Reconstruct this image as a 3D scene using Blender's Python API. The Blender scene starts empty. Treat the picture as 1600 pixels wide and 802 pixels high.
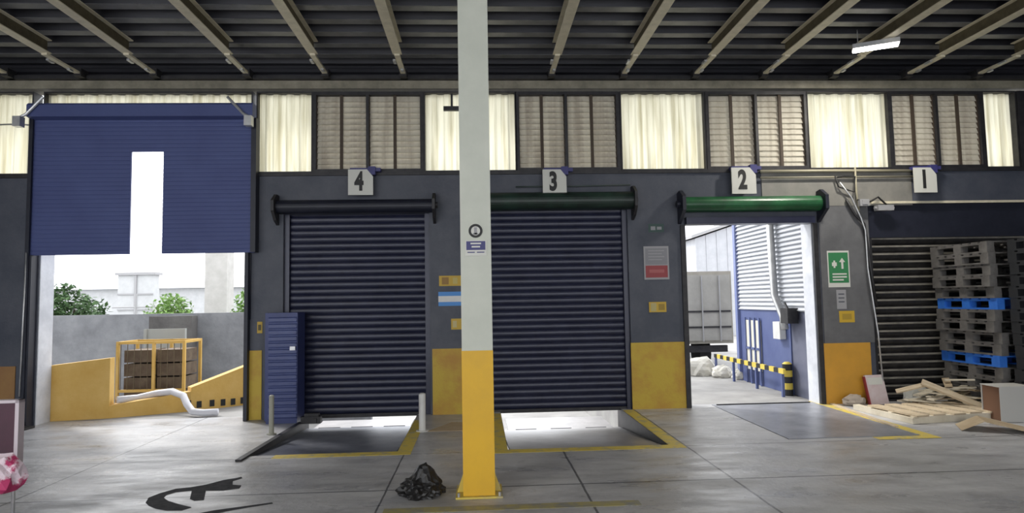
import bpy, bmesh, math, random
from mathutils import Vector, Matrix, noise
random.seed(7)
S = bpy.context.scene
C = S.collection

# ------------------------------------------------------------------ camera
D = 9.2            # distance to the inner face of the dock wall
H = 1.586          # eye height
F = 1000.0         # focal length in pixels of the 1600 px wide frame
YAW, PITCH, ROLL = 0.0528238, 0.0689606, -0.0180864
cy, sy = math.cos(YAW), math.sin(YAW)
FWD = Vector((sy*math.cos(PITCH), cy*math.cos(PITCH), math.sin(PITCH)))
r0 = Vector((cy, -sy, 0)); u0 = r0.cross(FWD)
RT = r0*math.cos(ROLL) + u0*math.sin(ROLL)
UP = -r0*math.sin(ROLL) + u0*math.cos(ROLL)
cam_d = bpy.data.cameras.new('camera'); cam = bpy.data.objects.new('camera', cam_d); C.objects.link(cam)
cam_d.sensor_width = 36; cam_d.lens = F/1600*36; cam_d.clip_start = 0.05; cam_d.clip_end = 300
m = Matrix((RT, UP, -FWD)).transposed().to_4x4(); m.translation = Vector((0, 0, H))
cam.matrix_world = m
S.camera = cam

# ------------------------------------------------------------------ sky and exposure
w = bpy.data.worlds.new('world'); S.world = w; w.use_nodes = True
nt = w.node_tree; nt.nodes.clear()
bg = nt.nodes.new('ShaderNodeBackground'); ow = nt.nodes.new('ShaderNodeOutputWorld')
tc = nt.nodes.new('ShaderNodeTexCoord'); nz = nt.nodes.new('ShaderNodeTexNoise'); rp = nt.nodes.new('ShaderNodeValToRGB')
nz.inputs['Scale'].default_value = 2.5; nz.inputs['Detail'].default_value = 5
rp.color_ramp.elements[0].position = .35; rp.color_ramp.elements[0].color = (.84, .89, .97, 1)
rp.color_ramp.elements[1].position = .6; rp.color_ramp.elements[1].color = (.98, .98, .98, 1)
nt.links.new(tc.outputs['Generated'], nz.inputs['Vector']); nt.links.new(nz.outputs['Fac'], rp.inputs['Fac'])
nt.links.new(rp.outputs['Color'], bg.inputs['Color']); nt.links.new(bg.outputs[0], ow.inputs[0])
bg.inputs['Strength'].default_value = 3.2
sun_d = bpy.data.lights.new('sun', 'SUN'); sun_d.energy = 2.4; sun_d.angle = math.radians(8); sun_d.color = (1, .96, .9)
sun = bpy.data.objects.new('sun', sun_d); C.objects.link(sun); sun.rotation_euler = (math.radians(-28), math.radians(-38), 0)
vs = S.view_settings
vs.view_transform = 'Standard'; vs.look = 'None'; vs.gamma = 1; vs.use_curve_mapping = False; vs.exposure = 0.0

# ------------------------------------------------------------------ survey: pixel of the 1600 frame -> place
def ray(px, py): return FWD*F + RT*(px-800) + UP*(401-py)
def at(px, py, Y=D):
    d = ray(px, py); return Vector((0, 0, H)) + d*(Y/d.y)
def G(px, py, z=0.0):
    d = ray(px, py); return Vector((0, 0, H)) + d*((z-H)/d.z)
def X(px, py=400, Y=D): return at(px, py, Y).x
def Z(px, py, Y=D): return at(px, py, Y).z

# ------------------------------------------------------------------ materials
def mat(name, col, rough=.6, metal=0, col2=None, scale=4, bump=0, bscale=40, spec=.5, stretch=None, lo=.35, hi=.65):
    M = bpy.data.materials.new(name); M.use_nodes = True; n = M.node_tree; b = n.nodes['Principled BSDF']
    b.inputs['Roughness'].default_value = rough; b.inputs['Metallic'].default_value = metal
    b.inputs['Specular IOR Level'].default_value = spec
    b.inputs['Base Color'].default_value = (*col, 1)
    t = n.nodes.new('ShaderNodeTexCoord'); mp = n.nodes.new('ShaderNodeMapping'); n.links.new(t.outputs['Object'], mp.inputs[0])
    if stretch: mp.inputs['Scale'].default_value = stretch
    if col2:
        z = n.nodes.new('ShaderNodeTexNoise'); z.inputs['Scale'].default_value = scale; z.inputs['Detail'].default_value = 6; z.inputs['Roughness'].default_value = .65
        n.links.new(mp.outputs[0], z.inputs['Vector'])
        r = n.nodes.new('ShaderNodeValToRGB'); r.color_ramp.elements[0].position = lo; r.color_ramp.elements[1].position = hi
        r.color_ramp.elements[0].color = (*col, 1); r.color_ramp.elements[1].color = (*col2, 1)
        n.links.new(z.outputs['Fac'], r.inputs['Fac']); n.links.new(r.outputs['Color'], b.inputs['Base Color'])
    if bump:
        z = n.nodes.new('ShaderNodeTexNoise'); z.inputs['Scale'].default_value = bscale; z.inputs['Detail'].default_value = 4
        n.links.new(mp.outputs[0], z.inputs['Vector'])
        bp = n.nodes.new('ShaderNodeBump'); bp.inputs['Strength'].default_value = bump; bp.inputs['Distance'].default_value = .02
        n.links.new(z.outputs['Fac'], bp.inputs['Height']); n.links.new(bp.outputs[0], b.inputs['Normal'])
    return M
def emat(name, col, s):
    M = bpy.data.materials.new(name); M.use_nodes = True; b = M.node_tree.nodes['Principled BSDF']
    b.inputs['Emission Color'].default_value = (*col, 1); b.inputs['Emission Strength'].default_value = s; b.inputs['Base Color'].default_value = (*col, 1)
    return M
def translucent(name, c1, c2, wave=None, mix=.75):
    M = bpy.data.materials.new(name); M.use_nodes = True; n = M.node_tree; n.nodes.clear(); L = n.links.new
    o = n.nodes.new('ShaderNodeOutputMaterial'); mx = n.nodes.new('ShaderNodeMixShader'); tr = n.nodes.new('ShaderNodeBsdfTranslucent'); df = n.nodes.new('ShaderNodeBsdfDiffuse')
    t = n.nodes.new('ShaderNodeTexCoord'); mp = n.nodes.new('ShaderNodeMapping'); mp.inputs['Scale'].default_value = (9, 9, .5)
    z = n.nodes.new('ShaderNodeTexNoise'); z.inputs['Scale'].default_value = 1.3; z.inputs['Detail'].default_value = 5
    r = n.nodes.new('ShaderNodeValToRGB'); r.color_ramp.elements[0].position = .33; r.color_ramp.elements[1].position = .56
    r.color_ramp.elements[0].color = (*c2, 1); r.color_ramp.elements[1].color = (*c1, 1)
    L(t.outputs['Object'], mp.inputs[0]); L(mp.outputs[0], z.inputs['Vector']); L(z.outputs['Fac'], r.inputs['Fac'])
    L(r.outputs['Color'], tr.inputs['Color']); L(r.outputs['Color'], df.inputs['Color'])
    mx.inputs['Fac'].default_value = mix; L(df.outputs[0], mx.inputs[1]); L(tr.outputs[0], mx.inputs[2]); L(mx.outputs[0], o.inputs[0])
    return M

WALL = mat('wall_paint', (.046, .053, .074), .55, 0, (.078, .084, .106), 2.2, .15, 30)
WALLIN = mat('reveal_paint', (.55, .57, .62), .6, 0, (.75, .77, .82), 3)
NAVY = mat('navy_paint', (.013, .015, .036), .33, .1, (.021, .024, .052), 5)
NAVYP = mat('blue_panel_paint', (.055, .072, .20), .6, .0, (.066, .088, .23), 1.2)
DARKNAVY = mat('dark_housing', (.006, .008, .018), .5, 0, (.013, .015, .028), 6)
GREYSH = mat('grey_shutter', (.018, .017, .018), .32, .2, (.045, .042, .04), 7)
BLACKISH = mat('black_steel', (.015, .015, .018), .5, .2, (.035, .033, .035), 8)
GREEN = mat('green_canopy', (.010, .06, .022), .35, 0, (.02, .13, .045), 3)
GREEND = mat('dark_green_canopy', (.006, .012, .010), .45, 0, (.015, .04, .028), 3)
YEL = mat('yellow_paint', (.62, .36, .035), .5, 0, (.50, .30, .05), 3, .1, 40)
YELC = mat('yellow_column_paint', (.74, .43, .015), .5, 0, (.66, .38, .02), 3)
YELP = mat('pillar_yellow_paint', (.52, .36, .035), .55, 0, (.42, .20, .03), 2.2, .1, 40, lo=.45, hi=.75)
YELF = mat('worn_yellow_line', (.62, .48, .09), .6, 0, (.32, .31, .24), 7, lo=.5, hi=.66)
GREYG = mat('column_grey', (.50, .52, .45), .5, 0, (.56, .575, .50), 3)
JOIST = mat('joist_beige', (.56, .51, .38), .5, 0, (.68, .62, .47), 9)
JOISTD = mat('joist_web_shade', (.075, .06, .035), .6, .1, (.12, .10, .06), 9)  # darker joist copy with the shade of the webs painted in
DECK = mat('roof_deck', (.016, .016, .021), .45, .3, (.034, .034, .042), 2.5, stretch=(.3, 2, 1))
HEAD = mat('header_beam', (.17, .155, .115), .55, .1, (.30, .275, .21), 4)
RIBM = mat('rib_lit_grey', (.13, .13, .135), .4, .3, (.22, .22, .225), 3)  # lighter grey paints the light on the rib undersides
STEEL = mat('leveller_steel', (.10, .11, .14), .38, .4, (.20, .21, .25), 3, .15, 25)
STEELW = mat('pale_leveller_steel', (.30, .29, .29), .35, .3, (.42, .40, .40), 3, .15, 25)  # paler steel than the other leveller plate
GALV = mat('galvanised', (.45, .46, .47), .35, .6, (.6, .6, .6), 8)
WHITE = mat('white_paint', (.72, .72, .70), .5, 0, (.62, .62, .60), 5)
SIGNW = mat('sign_white', (.60, .60, .55), .5)
INK = mat('sign_ink', (.015, .015, .015), .6)
RED = mat('sign_red', (.26, .035, .04), .5)
SGREEN = mat('sign_green', (.035, .20, .075), .5)
SBLUE = mat('sign_blue', (.06, .25, .62), .5)
SNAVY = mat('sign_navy', (.04, .04, .16), .5)
SYEL = mat('sign_yellow', (.52, .34, .03), .5)
SGREY = mat('sign_grey', (.30, .30, .31), .5)
WOOD = mat('pale_wood', (.44, .35, .23), .75, 0, (.60, .50, .36), 5, .2, 30, stretch=(1, 6, 6))
WOODG = mat('weathered_wood', (.075, .07, .066), .8, 0, (.15, .142, .135), 5, .2, 30)
BLUEP = mat('blue_pallet_paint', (.02, .13, .55), .5, 0, (.04, .19, .66), 6)
BLKP = mat('black_plastic', (.008, .009, .011), .6, 0, (.016, .017, .02), 6)
CARD = mat('cardboard', (.42, .32, .20), .8, 0, (.50, .40, .27), 5)
CARDD = mat('cardboard_inside', (.16, .08, .045), .85)
BAG = mat('black_bag', (.008, .008, .009), .42, 0, (.018, .017, .016), 6, .3, 25)
MAROON = mat('maroon_vinyl', (.045, .008, .022), .5, 0, (.06, .012, .03), 6)
PINK = mat('pink_white_cloth', (.75, .62, .70), .7, 0, (.42, .03, .12), 6, .3, 12, lo=.50, hi=.56)
PAPERP = mat('pink_placard', (.55, .42, .42), .6, 0, (.62, .55, .55), 5)
YARD = mat('yard_concrete', (.24, .235, .23), .8, 0, (.34, .335, .325), 1.5, .2, 30)
BLOCK = mat('block_wall', (.17, .175, .19), .85, 0, (.27, .28, .295), 1.6, .3, 18)
DBLOCK = mat('dark_block_wall', (.085, .08, .078), .85, 0, (.14, .135, .13), 1.6, .3, 18)
YOUT = mat('yellow_kerb_paint', (.58, .35, .075), .7, 0, (.66, .43, .13), 2.5, .15, 20)
SKIN = mat('dock_concrete', (.5, .5, .5), .6)
LEAF = mat('leaf', (.035, .08, .03), .7, 0, (.08, .15, .05), 9)
LEAFB = mat('bright_leaf', (.14, .26, .06), .7, 0, (.24, .38, .12), 9)
BARK = mat('bark', (.12, .09, .06), .9)
PALEW = mat('pale_render', (.42, .43, .44), .7, 0, (.48, .49, .50), 3)
CORRW = mat('white_cladding', (.38, .39, .42), .55, 0, (.44, .45, .48), 3)
BLUEW = mat('blue_render', (.075, .10, .24), .6, 0, (.10, .13, .28), 2)
BLUES = mat('blue_grey_render', (.10, .11, .17), .6, 0, (.14, .15, .21), 2)
CONT = mat('trailer_grey', (.25, .235, .20), .6, .1, (.33, .31, .27), 2.5)
RUBBER = mat('rubber', (.02, .02, .02), .8)
PANE = translucent('fibreglass', (.76, .73, .57), (.50, .46, .31), mix=.8)
SLAT = translucent('louvre_slat', (.66, .63, .55), (.50, .46, .39), mix=.40)
LOUVW = mat('white_louvre', (.58, .60, .64), .5)
GLASSD = mat('dark_gap', (.03, .03, .03), .8)

# floor material: concrete with saw joints, polish and stains that belong to the slab
def floor_mat():
    M = bpy.data.materials.new('dock_floor'); M.use_nodes = True; n = M.node_tree; L = n.links.new; b = n.nodes['Principled BSDF']
    t = n.nodes.new('ShaderNodeTexCoord'); sp = n.nodes.new('ShaderNodeSeparateXYZ'); L(t.outputs['Object'], sp.inputs[0])
    def noi(scale, det, vec=None, rough=.6):
        z = n.nodes.new('ShaderNodeTexNoise'); z.inputs['Scale'].default_value = scale; z.inputs['Detail'].default_value = det; z.inputs['Roughness'].default_value = rough
        L(vec or t.outputs['Object'], z.inputs['Vector']); return z.outputs['Fac']
    def ramp(f, a, c, p0, p1):
        r = n.nodes.new('ShaderNodeValToRGB'); r.color_ramp.elements[0].position = p0; r.color_ramp.elements[1].position = p1
        r.color_ramp.elements[0].color = a; r.color_ramp.elements[1].color = c; L(f, r.inputs['Fac']); return r.outputs['Color']
    def mul(a, c, f=1):
        x = n.nodes.new('ShaderNodeMixRGB'); x.blend_type = 'MULTIPLY'; x.inputs[0].default_value = f; L(a, x.inputs[1]); L(c, x.inputs[2]); return x.outputs[0]
    base = ramp(noi(.55, 6), (.36, .36, .365, 1), (.50, .50, .515, 1), .34, .66)
    mp = n.nodes.new('ShaderNodeMapping'); mp.inputs['Rotation'].default_value = (0, 0, .5); mp.inputs['Scale'].default_value = (.9, 2.6, 1); L(t.outputs['Object'], mp.inputs[0])
    streak = ramp(noi(1.6, 7, mp.outputs[0], .7), (.76, .76, .77, 1), (1.1, 1.1, 1.1, 1), .34, .58)
    blot = ramp(noi(3.2, 6, None, .7), (.55, .55, .55, 1), (1, 1, 1, 1), .28, .43)
    col = mul(mul(base, streak), blot, .8)
    # joints
    wob = n.nodes.new('ShaderNodeMath'); wob.operation = 'MULTIPLY_ADD'; L(noi(3, 3), wob.inputs[0]); wob.inputs[1].default_value = .02; wob.inputs[2].default_value = -.01
    def line(axis, pos, width):
        s = n.nodes.new('ShaderNodeMath'); s.operation = 'SUBTRACT'; L(sp.outputs[axis], s.inputs[0]); s.inputs[1].default_value = pos
        s2 = n.nodes.new('ShaderNodeMath'); s2.operation = 'ADD'; L(s.outputs[0], s2.inputs[0]); L(wob.outputs[0], s2.inputs[1])
        a = n.nodes.new('ShaderNodeMath'); a.operation = 'ABSOLUTE'; L(s2.outputs[0], a.inputs[0])
        g = n.nodes.new('ShaderNodeMath'); g.operation = 'GREATER_THAN'; L(a.outputs[0], g.inputs[0]); g.inputs[1].default_value = width
        return g.outputs[0]
    prod = None
    js = [(0, G(1130, 738).x, .011), (0, G(912, 762).x, .010), (0, G(602, 770).x, .008), (0, G(200, 706).x, .010), (1, G(1250, 745).y, .012), (1, G(80, 727).y, .010), (1, 3.2, .01), (0, 5.9, .01)]
    for ax, p, wd in js:
        l = line(ax, p, wd)
        if prod is None: prod = l
        else:
            q = n.nodes.new('ShaderNodeMath'); q.operation = 'MULTIPLY'; L(prod, q.inputs[0]); L(l, q.inputs[1]); prod = q.outputs[0]
    jm = ramp(prod, (.28, .28, .29, 1), (1, 1, 1, 1), 0, 1)
    col = mul(col, jm)
    L(col, b.inputs['Base Color'])
    rr = ramp(noi(1.3, 6, mp.outputs[0]), (.24, .24, .24, 1), (.55, .55, .55, 1), .35, .65)
    L(rr, b.inputs['Roughness'])
    bp = n.nodes.new('ShaderNodeBump'); bp.inputs['Strength'].default_value = .25; bp.inputs['Distance'].default_value = .02; L(noi(14, 6), bp.inputs['Height']); L(bp.outputs[0], b.inputs['Normal'])
    return M
FLOOR = floor_mat()

# ------------------------------------------------------------------ mesh helpers
class MB:
    def __init__(s): s.b = bmesh.new()
    def box(s, x0, x1, y0, y1, z0, z1, M=None):
        vs_ = [s.b.verts.new((x, y, z)) for x in (x0, x1) for y in (y0, y1) for z in (z0, z1)]
        for f in ((0,1,3,2),(4,6,7,5),(0,4,5,1),(2,3,7,6),(0,2,6,4),(1,5,7,3)): s.b.faces.new([vs_[i] for i in f])
        if M is not None: bmesh.ops.transform(s.b, matrix=M, verts=vs_)
        return s
    def prism(s, pts, a, c, axis='z'):
        # polygon pts (2D) extruded from a to c along the axis
        def v(p, t): return (p[0], p[1], t) if axis == 'z' else ((p[0], t, p[1]) if axis == 'y' else (t, p[0], p[1]))
        A = [s.b.verts.new(v(p, a)) for p in pts]; B = [s.b.verts.new(v(p, c)) for p in pts]
        s.b.faces.new(A); s.b.faces.new(B[::-1]); n = len(pts)
        for i in range(n): s.b.faces.new((A[i], B[i], B[(i+1) % n], A[(i+1) % n]))
        return s
    def tube(s, pts, r, n=10, caps=True):
        pts = [Vector(p) for p in pts]; rings = []
        rs = r if isinstance(r, (list, tuple)) else [r]*len(pts)
        prev = None
        for i, p in enumerate(pts):
            d = (pts[min(i+1, len(pts)-1)] - pts[max(i-1, 0)]).normalized()
            if prev is None: a = d.orthogonal().normalized()
            else: a = (prev - d*prev.dot(d)).normalized()
            prev = a; c = d.cross(a)
            rings.append([s.b.verts.new(p + (a*math.cos(2*math.pi*k/n) + c*math.sin(2*math.pi*k/n))*rs[i]) for k in range(n)])
        for i in range(len(rings)-1):
            for k in range(n): s.b.faces.new((rings[i][k], rings[i][(k+1) % n], rings[i+1][(k+1) % n], rings[i+1][k]))
        if caps: s.b.faces.new(rings[0][::-1]); s.b.faces.new(rings[-1])
        return s
    def ribs(s, x0, x1, prof, t=.01):
        # profile of (y, z) points swept along x, thickness t in y
        A = [s.b.verts.new((x0, y, z)) for y, z in prof]; B = [s.b.verts.new((x1, y, z)) for y, z in prof]
        for i in range(len(prof)-1): s.b.faces.new((A[i], B[i], B[i+1], A[i+1]))
        return s
    def build(s, name, M, parent=None, origin=None, smooth=False):
        bmesh.ops.recalc_face_normals(s.b, faces=s.b.faces)
        me = bpy.data.meshes.new(name)
        if origin is None: origin = Vector((0, 0, 0))
        if origin.length: bmesh.ops.translate(s.b, verts=s.b.verts, vec=-origin)
        s.b.to_mesh(me); s.b.free(); me.materials.append(M)
        if smooth:
            for p in me.polygons: p.use_smooth = True
        o = bpy.data.objects.new(name, me); C.objects.link(o); o.location = origin
        if parent: o.parent = parent
        return o
def root(name, loc=(0, 0, 0), rz=0):
    o = bpy.data.objects.new(name, None); C.objects.link(o); o.location = loc; o.rotation_euler = (0, 0, rz); o.empty_display_size = .2; return o
def tag(o, label, cat, group=None, kind=None):
    o['label'] = label; o['category'] = cat
    if group: o['group'] = group
    if kind: o['kind'] = kind
    return o
def struct(o): o['kind'] = 'structure'; return o
def kids(o): return [c for c in bpy.data.objects if c.parent == o]
def copy_tree(o, parent=None):
    c = o.copy(); C.objects.link(c)
    if parent: c.parent = parent
    for k in kids(o): copy_tree(k, c)
    return c
def lit(name, s, M, parent, size, loc, sx=1.0, depth=.004, bold=0.0, rz=0):
    cu = bpy.data.curves.new(name, 'FONT'); cu.body = s; cu.size = size; cu.extrude = depth; cu.align_x = 'CENTER'; cu.align_y = 'CENTER'; cu.offset = bold
    t = bpy.data.objects.new('tmp', cu); C.objects.link(t)
    bpy.context.view_layer.update()
    me = bpy.data.meshes.new_from_object(t); bpy.data.objects.remove(t)
    me.materials.clear(); me.materials.append(M); me.name = name
    me.transform(Matrix.Rotation(math.radians(90), 4, 'X') @ Matrix.Diagonal((sx, 1, 1, 1)))
    o = bpy.data.objects.new(name, me); C.objects.link(o); o.location = loc
    if parent: o.parent = parent
    return o

T = .28           # thickness of the dock wall
ZS, ZT = 3.47, 4.66
# ------------------------------------------------------------------ floor with the two sunken pits
X5a, X5b = X(53, 660), X(384, 600)
X4a, X4b = X(442, 500), X(672, 500)
X3a, X3b = X(757, 500), X(985, 500)
X2a, X2b = X(1075, 500), X(1279, 560)
X1a, X1b = X(1365, 500), X(1640, 500)
P3 = (X(782, 645), X(972, 640), G(900, 700).y)
P4 = (X(474, 645), X(652, 640), G(560, 708).y)
P2 = (X(1082, 640), X(1268, 625), G(1380, 683).y)
xs = sorted([-11.5, 9.5, P4[0], P4[1], P3[0], P3[1]]); ys = sorted([-6, D+T, P3[2], P4[2]])
fb = MB()
for i in range(len(xs)-1):
    for j in range(len(ys)-1):
        mx_, my_ = (xs[i]+xs[i+1])/2, (ys[j]+ys[j+1])/2
        if any(p[0] < mx_ < p[1] and my_ > p[2] for p in (P3, P4)): continue
        v = [fb.b.verts.new((x, y, 0)) for x, y in ((xs[i], ys[j]), (xs[i+1], ys[j]), (xs[i+1], ys[j+1]), (xs[i], ys[j+1]))]
        fb.b.faces.new(v)
for p in (P3, P4):
    pw = MB(); pw.box(p[0]-.01, p[1]+.01, p[2]-.01, p[2]+.005, -.9, -.001); pw.box(p[0]-.01, p[0]+.005, p[2], D+T, -.9, -.001); pw.box(p[1]-.005, p[1]+.01, p[2], D+T, -.9, -.001); pw.box(p[0], p[1], p[2], D+T, -.92, -.9)
    struct(pw.build('floor_pit', BLACKISH))
bmesh.ops.remove_doubles(fb.b, verts=fb.b.verts, dist=1e-4)
struct(fb.build('floor', FLOOR))

# ------------------------------------------------------------------ dock wall
wb = MB()
SL5a, SL5b, SL5t = X(200, 300), X(262, 300), Z(230, 225)
def wbox(a, c, z0, z1): wb.box(a, c, D, D+T, z0, z1)
wbox(-11.5, X5a, 0, ZS)
wbox(X5b, X4a, 0, ZS); wbox(X4b, X3a, 0, ZS); wbox(X3b, X2a, 0, ZS); wbox(X2b, X1a, 0, ZS); wbox(X1b, 9.5, 0, ZS)
Z4h, Z3h, Z2h, Z1h = Z(560, 334), Z(880, 328), Z(1170, 340), Z(1450, 318)
wbox(X4a, X4b, Z4h, ZS); wbox(X3a, X3b, Z3h, ZS); wbox(X2a, X2b, Z2h, ZS); wbox(X1a, X1b, Z1h, ZS)
struct(wb.build('wall_back', WALL))
ub = MB()   # ribbed upper strip between header and roof deck
prof = []; zz = ZT + .16
while zz < 5.25: prof += [(D+.02, zz), (D+.02, zz+.05), (D+.06, zz+.07), (D+.06, zz+.11)]; zz += .13
ub.ribs(-11.5, 9.5, prof); struct(ub.build('wall_upper', DECK))
struct(MB().box(-11.5, 9.5, D-.02, D+T, ZT+.035, ZT+.15).build('trim_1', HEAD))       # header beam
struct(MB().box(-11.5, 9.5, D-.10, D-.02, ZT+.15, ZT+.20).build('trim_2', BLACKISH))
# pale reveals of the two open bays
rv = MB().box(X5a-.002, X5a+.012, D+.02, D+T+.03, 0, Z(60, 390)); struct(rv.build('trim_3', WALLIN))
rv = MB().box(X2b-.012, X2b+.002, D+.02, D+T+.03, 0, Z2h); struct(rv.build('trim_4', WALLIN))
struct(MB().box(X(1190, 300), X(1424, 300), D-.012, D+.005, Z(1300, 322), ZS-.05).build('trim_13', mat('lamplit_beige_wall', (.17, .165, .15), .6, 0, (.24, .23, .205), 2.5)))  # beige wall paint, with the lamp's light on it partly painted in
struct(MB().box(X(1284, 450), X(1362, 450), D-.008, D+.005, Z(1325, 536), Z(1325, 322)).build('trim_14', mat('grey_pillar_paint', (.095, .095, .10), .6, 0, (.14, .14, .145), 2.2)))
# yellow painted feet of the pillars
def band(n, a, c, zt, M=YELP):
    struct(MB().box(a, c, D-.012, D+.01, .0, zt).build('trim_%d' % n, M))
band(5, X(-40, 600), X(24, 600), Z(12, 573), mat('rusty_yellow', (.26, .13, .05), .6, 0, (.32, .18, .06), 3))
band(6, X(387, 600), X(409, 600), Z(398, 548))
band(7, X(676, 600), X(757, 600), Z(700, 545))
band(8, X(987, 590), X(1071, 590), Z(1030, 535))
band(9, X(1289, 590), X(1362, 590), Z(1325, 536), mat('orange_paint', (.60, .30, .03), .55, 0, (.50, .26, .03), 3))
struct(MB().box(-11.7, -11.5, -2, D+T, 0, 5.4).build('wall_left', WALL))
struct(MB().box(X(1665, 500), X(1665, 500)+.2, -6, D+T, 0, 5.4).build('wall_right', WALL))

# ------------------------------------------------------------------ clerestory
def sheet(parent, a, c, z0, z1, y=D+.10):
    b = MB(); n = max(3, int((c-a)/.02)); pa = None
    for i in range(n+1):
        x = a + (c-a)*i/n; yy = y + .016*max(-1, min(1, 2.2*math.sin(x*2*math.pi/.19)))
        q = (b.b.verts.new((x, yy, z0)), b.b.verts.new((x, yy, z1)))
        if pa: b.b.faces.new((pa[0], q[0], q[1], pa[1]))
        pa = q
    return b.build('pane', PANE, parent)
def frame(parent, a, c, z0, z1, wd=.035, y0=D+.01, y1=D+.20, M=BLACKISH):
    b = MB(); b.box(a, a+wd, y0, y1, z0, z1); b.box(c-wd, c, y0, y1, z0, z1); b.box(a+wd, c-wd, y0, y1, z0, z0+wd); b.box(a+wd, c-wd, y0, y1, z1-wd, z1)
    return b.build('window_frame', M, parent)
wn = 0
RAILM = mat('rust_rail', (.06, .042, .028), .7)
def clear(pa, pc, z0=ZS, z1=ZT, side=.012):
    global wn; wn += 1
    a, c = X(pa, 205), X(pc, 205)
    r = struct(root('window_%d' % wn, ((a+c)/2, D, z0))); 
    for o in (sheet(r, a, c, z0, z1), frame(r, a-.02, c+.02, z0, z1, .02)): o.location = Vector(o.location) - Vector(r.location)
    return r
def louvre(pa, pm, pc):
    global wn; wn += 1
    a, mm, c = X(pa, 205), X(pm, 205), X(pc, 205)
    r = struct(root('window_%d' % wn, ((a+c)/2, D, ZS))); rl = Vector(r.location)
    o = frame(r, a-.02, c+.02, ZS, ZT, .05); o.location = -rl
    for (p, q) in ((a+.03, mm-.02), (mm+.02, c-.03)):
        b = MB(); n = 13; h = (ZT-ZS-.1)/n
        for i in range(n):
            z0 = ZS+.05+i*h
            b.prism([(D+.06, z0-.005), (D+.068, z0-.008), (D+.105, z0+h+.006), (D+.098, z0+h+.008)], p, q, 'x')
        o = b.build('louvre_leaf', SLAT, r); o.location = -rl
        mid = (p+q)/2
        o3 = MB().box(p-.012, p+.008, D+.05, D+.11, ZS+.05, ZT-.05).box(q-.008, q+.012, D+.05, D+.11, ZS+.05, ZT-.05).build('leaf_frame', RAILM, r); o3.location = -rl
        o2 = MB().box(mid-.022, mid+.022, D+.035, D+.06, ZS+.05, ZT-.05).build('leaf_rail', RAILM, r); o2.location = -rl
    o = MB().box(mm-.02, mm+.02, D+.0, D+.14, ZS+.05, ZT-.05).build('mullion', BLACKISH, r); o.location = -rl
clear(-60, 48); clear(-330, -75)
clear(68, 392, SL5t+.35)
clear(402, 486); louvre(490, 574, 660); clear(664, 805); louvre(808, 885, 967)
clear(972, 1101); louvre(1106, 1183, 1262); clear(1265, 1390); louvre(1394, 1466, 1537); clear(1541, 1590); 
ext = MB().box(X(1593, 205), 9.5, D, D+.1, ZS, ZT); struct(ext.build('trim_10', BLACKISH))
struct(MB().box(-11.5, X5a, D-.03, D, ZS-.05, ZS).build('trim_12', BLACKISH)); struct(MB().box(X5b, 9.5, D-.03, D, ZS-.05, ZS).build('trim_11', BLACKISH))   # sill

# ------------------------------------------------------------------ ceiling
cb = MB(); pr = []; y = -6.0
while y < D+.3:
    pr += [(y, 5.06), (y+.13, 5.06), (y+.17, 5.15), (y+.33, 5.15)]; y += .37
cb.ribs(-11.5, 9.5, pr); cb.box(-11.5, 9.5, -6, D+.9, 5.2, 5.24)
struct(cb.build('ceiling', DECK))
rb_ = MB(); y = -6.0
while y < D-.05: rb_.box(-11.5, 9.5, y, y+.13, 5.05, 5.059); y += .37
struct(rb_.build('ceiling_ribs', RIBM))  # pale strips against the darkened deck paint its lit and shaded stripes
# joists
ends = [(-105, 'far'), (8, ''), (122, ''), (240, ''), (385, ''), (508, ''), (630, ''), (745, ''), (862, ''), (975, ''), (1088, ''), (1195, ''), (1305, ''), (1420, ''), (1530, '')]
jl = ['leftmost beige steel ceiling joist, mostly outside the picture', 'beige steel ceiling joist above the left edge of the raised blue door', 'beige steel ceiling joist above the left half of the raised blue door',
 'beige steel ceiling joist above the slot of the raised blue door', 'beige steel ceiling joist above the right end of the raised blue door', 'beige steel ceiling joist above the left louvre beside number 4',
 'beige steel ceiling joist above the right louvre leaf of bay 4', 'steel ceiling joist running behind the head of the white column', 'beige steel ceiling joist, first to the right of the white column',
 'beige ceiling joist above the left half of the clear panel between bays 3 and 2', 'beige ceiling joist above the right half of the clear panel between bays 3 and 2', 'beige steel ceiling joist above bay number 2',
 'beige steel ceiling joist just left of the lit ceiling lamp', 'beige steel ceiling joist just right of the lit ceiling lamp', 'rightmost dim steel ceiling joist over bay 1']
for (px, _), lb in zip(ends, jl):
    x = at(px, 115, 9.0).x; r = root('ceiling_joist', (x, D-.2, 4.9)); tag(r, lb, 'joist', 'steel joists under the roof deck')
    y0, y1 = -6-(D-.2), 8.35-(D-.2)
    MB().box(-.06, .06, y0, y1, -.03, -.018).build('bottom_flange', JOIST, r)
    MB().box(-.006, .006, y0, y1, -.018, .14).build('web', JOISTD, r)
    MB().box(-.06, .06, y0, y1, .14, .152).build('top_flange', JOIST, r)
    MB().box(-.035, .035, y1-.05, -.02, -.06, -.032).build('end_channel', JOIST, r)
    b = MB(); b.box(-.05, .05, -.02, .15, -.09, .02); b.build('seat_bracket', BLACKISH, r)
    MB().box(-.075, -.04, y1+.1, y1+.22, -.075, -.05).build('clip', GALV, r); MB().box(-.01, .03, y1+.42, y1+.5, -.085, -.061).build('clip', GALV, r)
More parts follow.
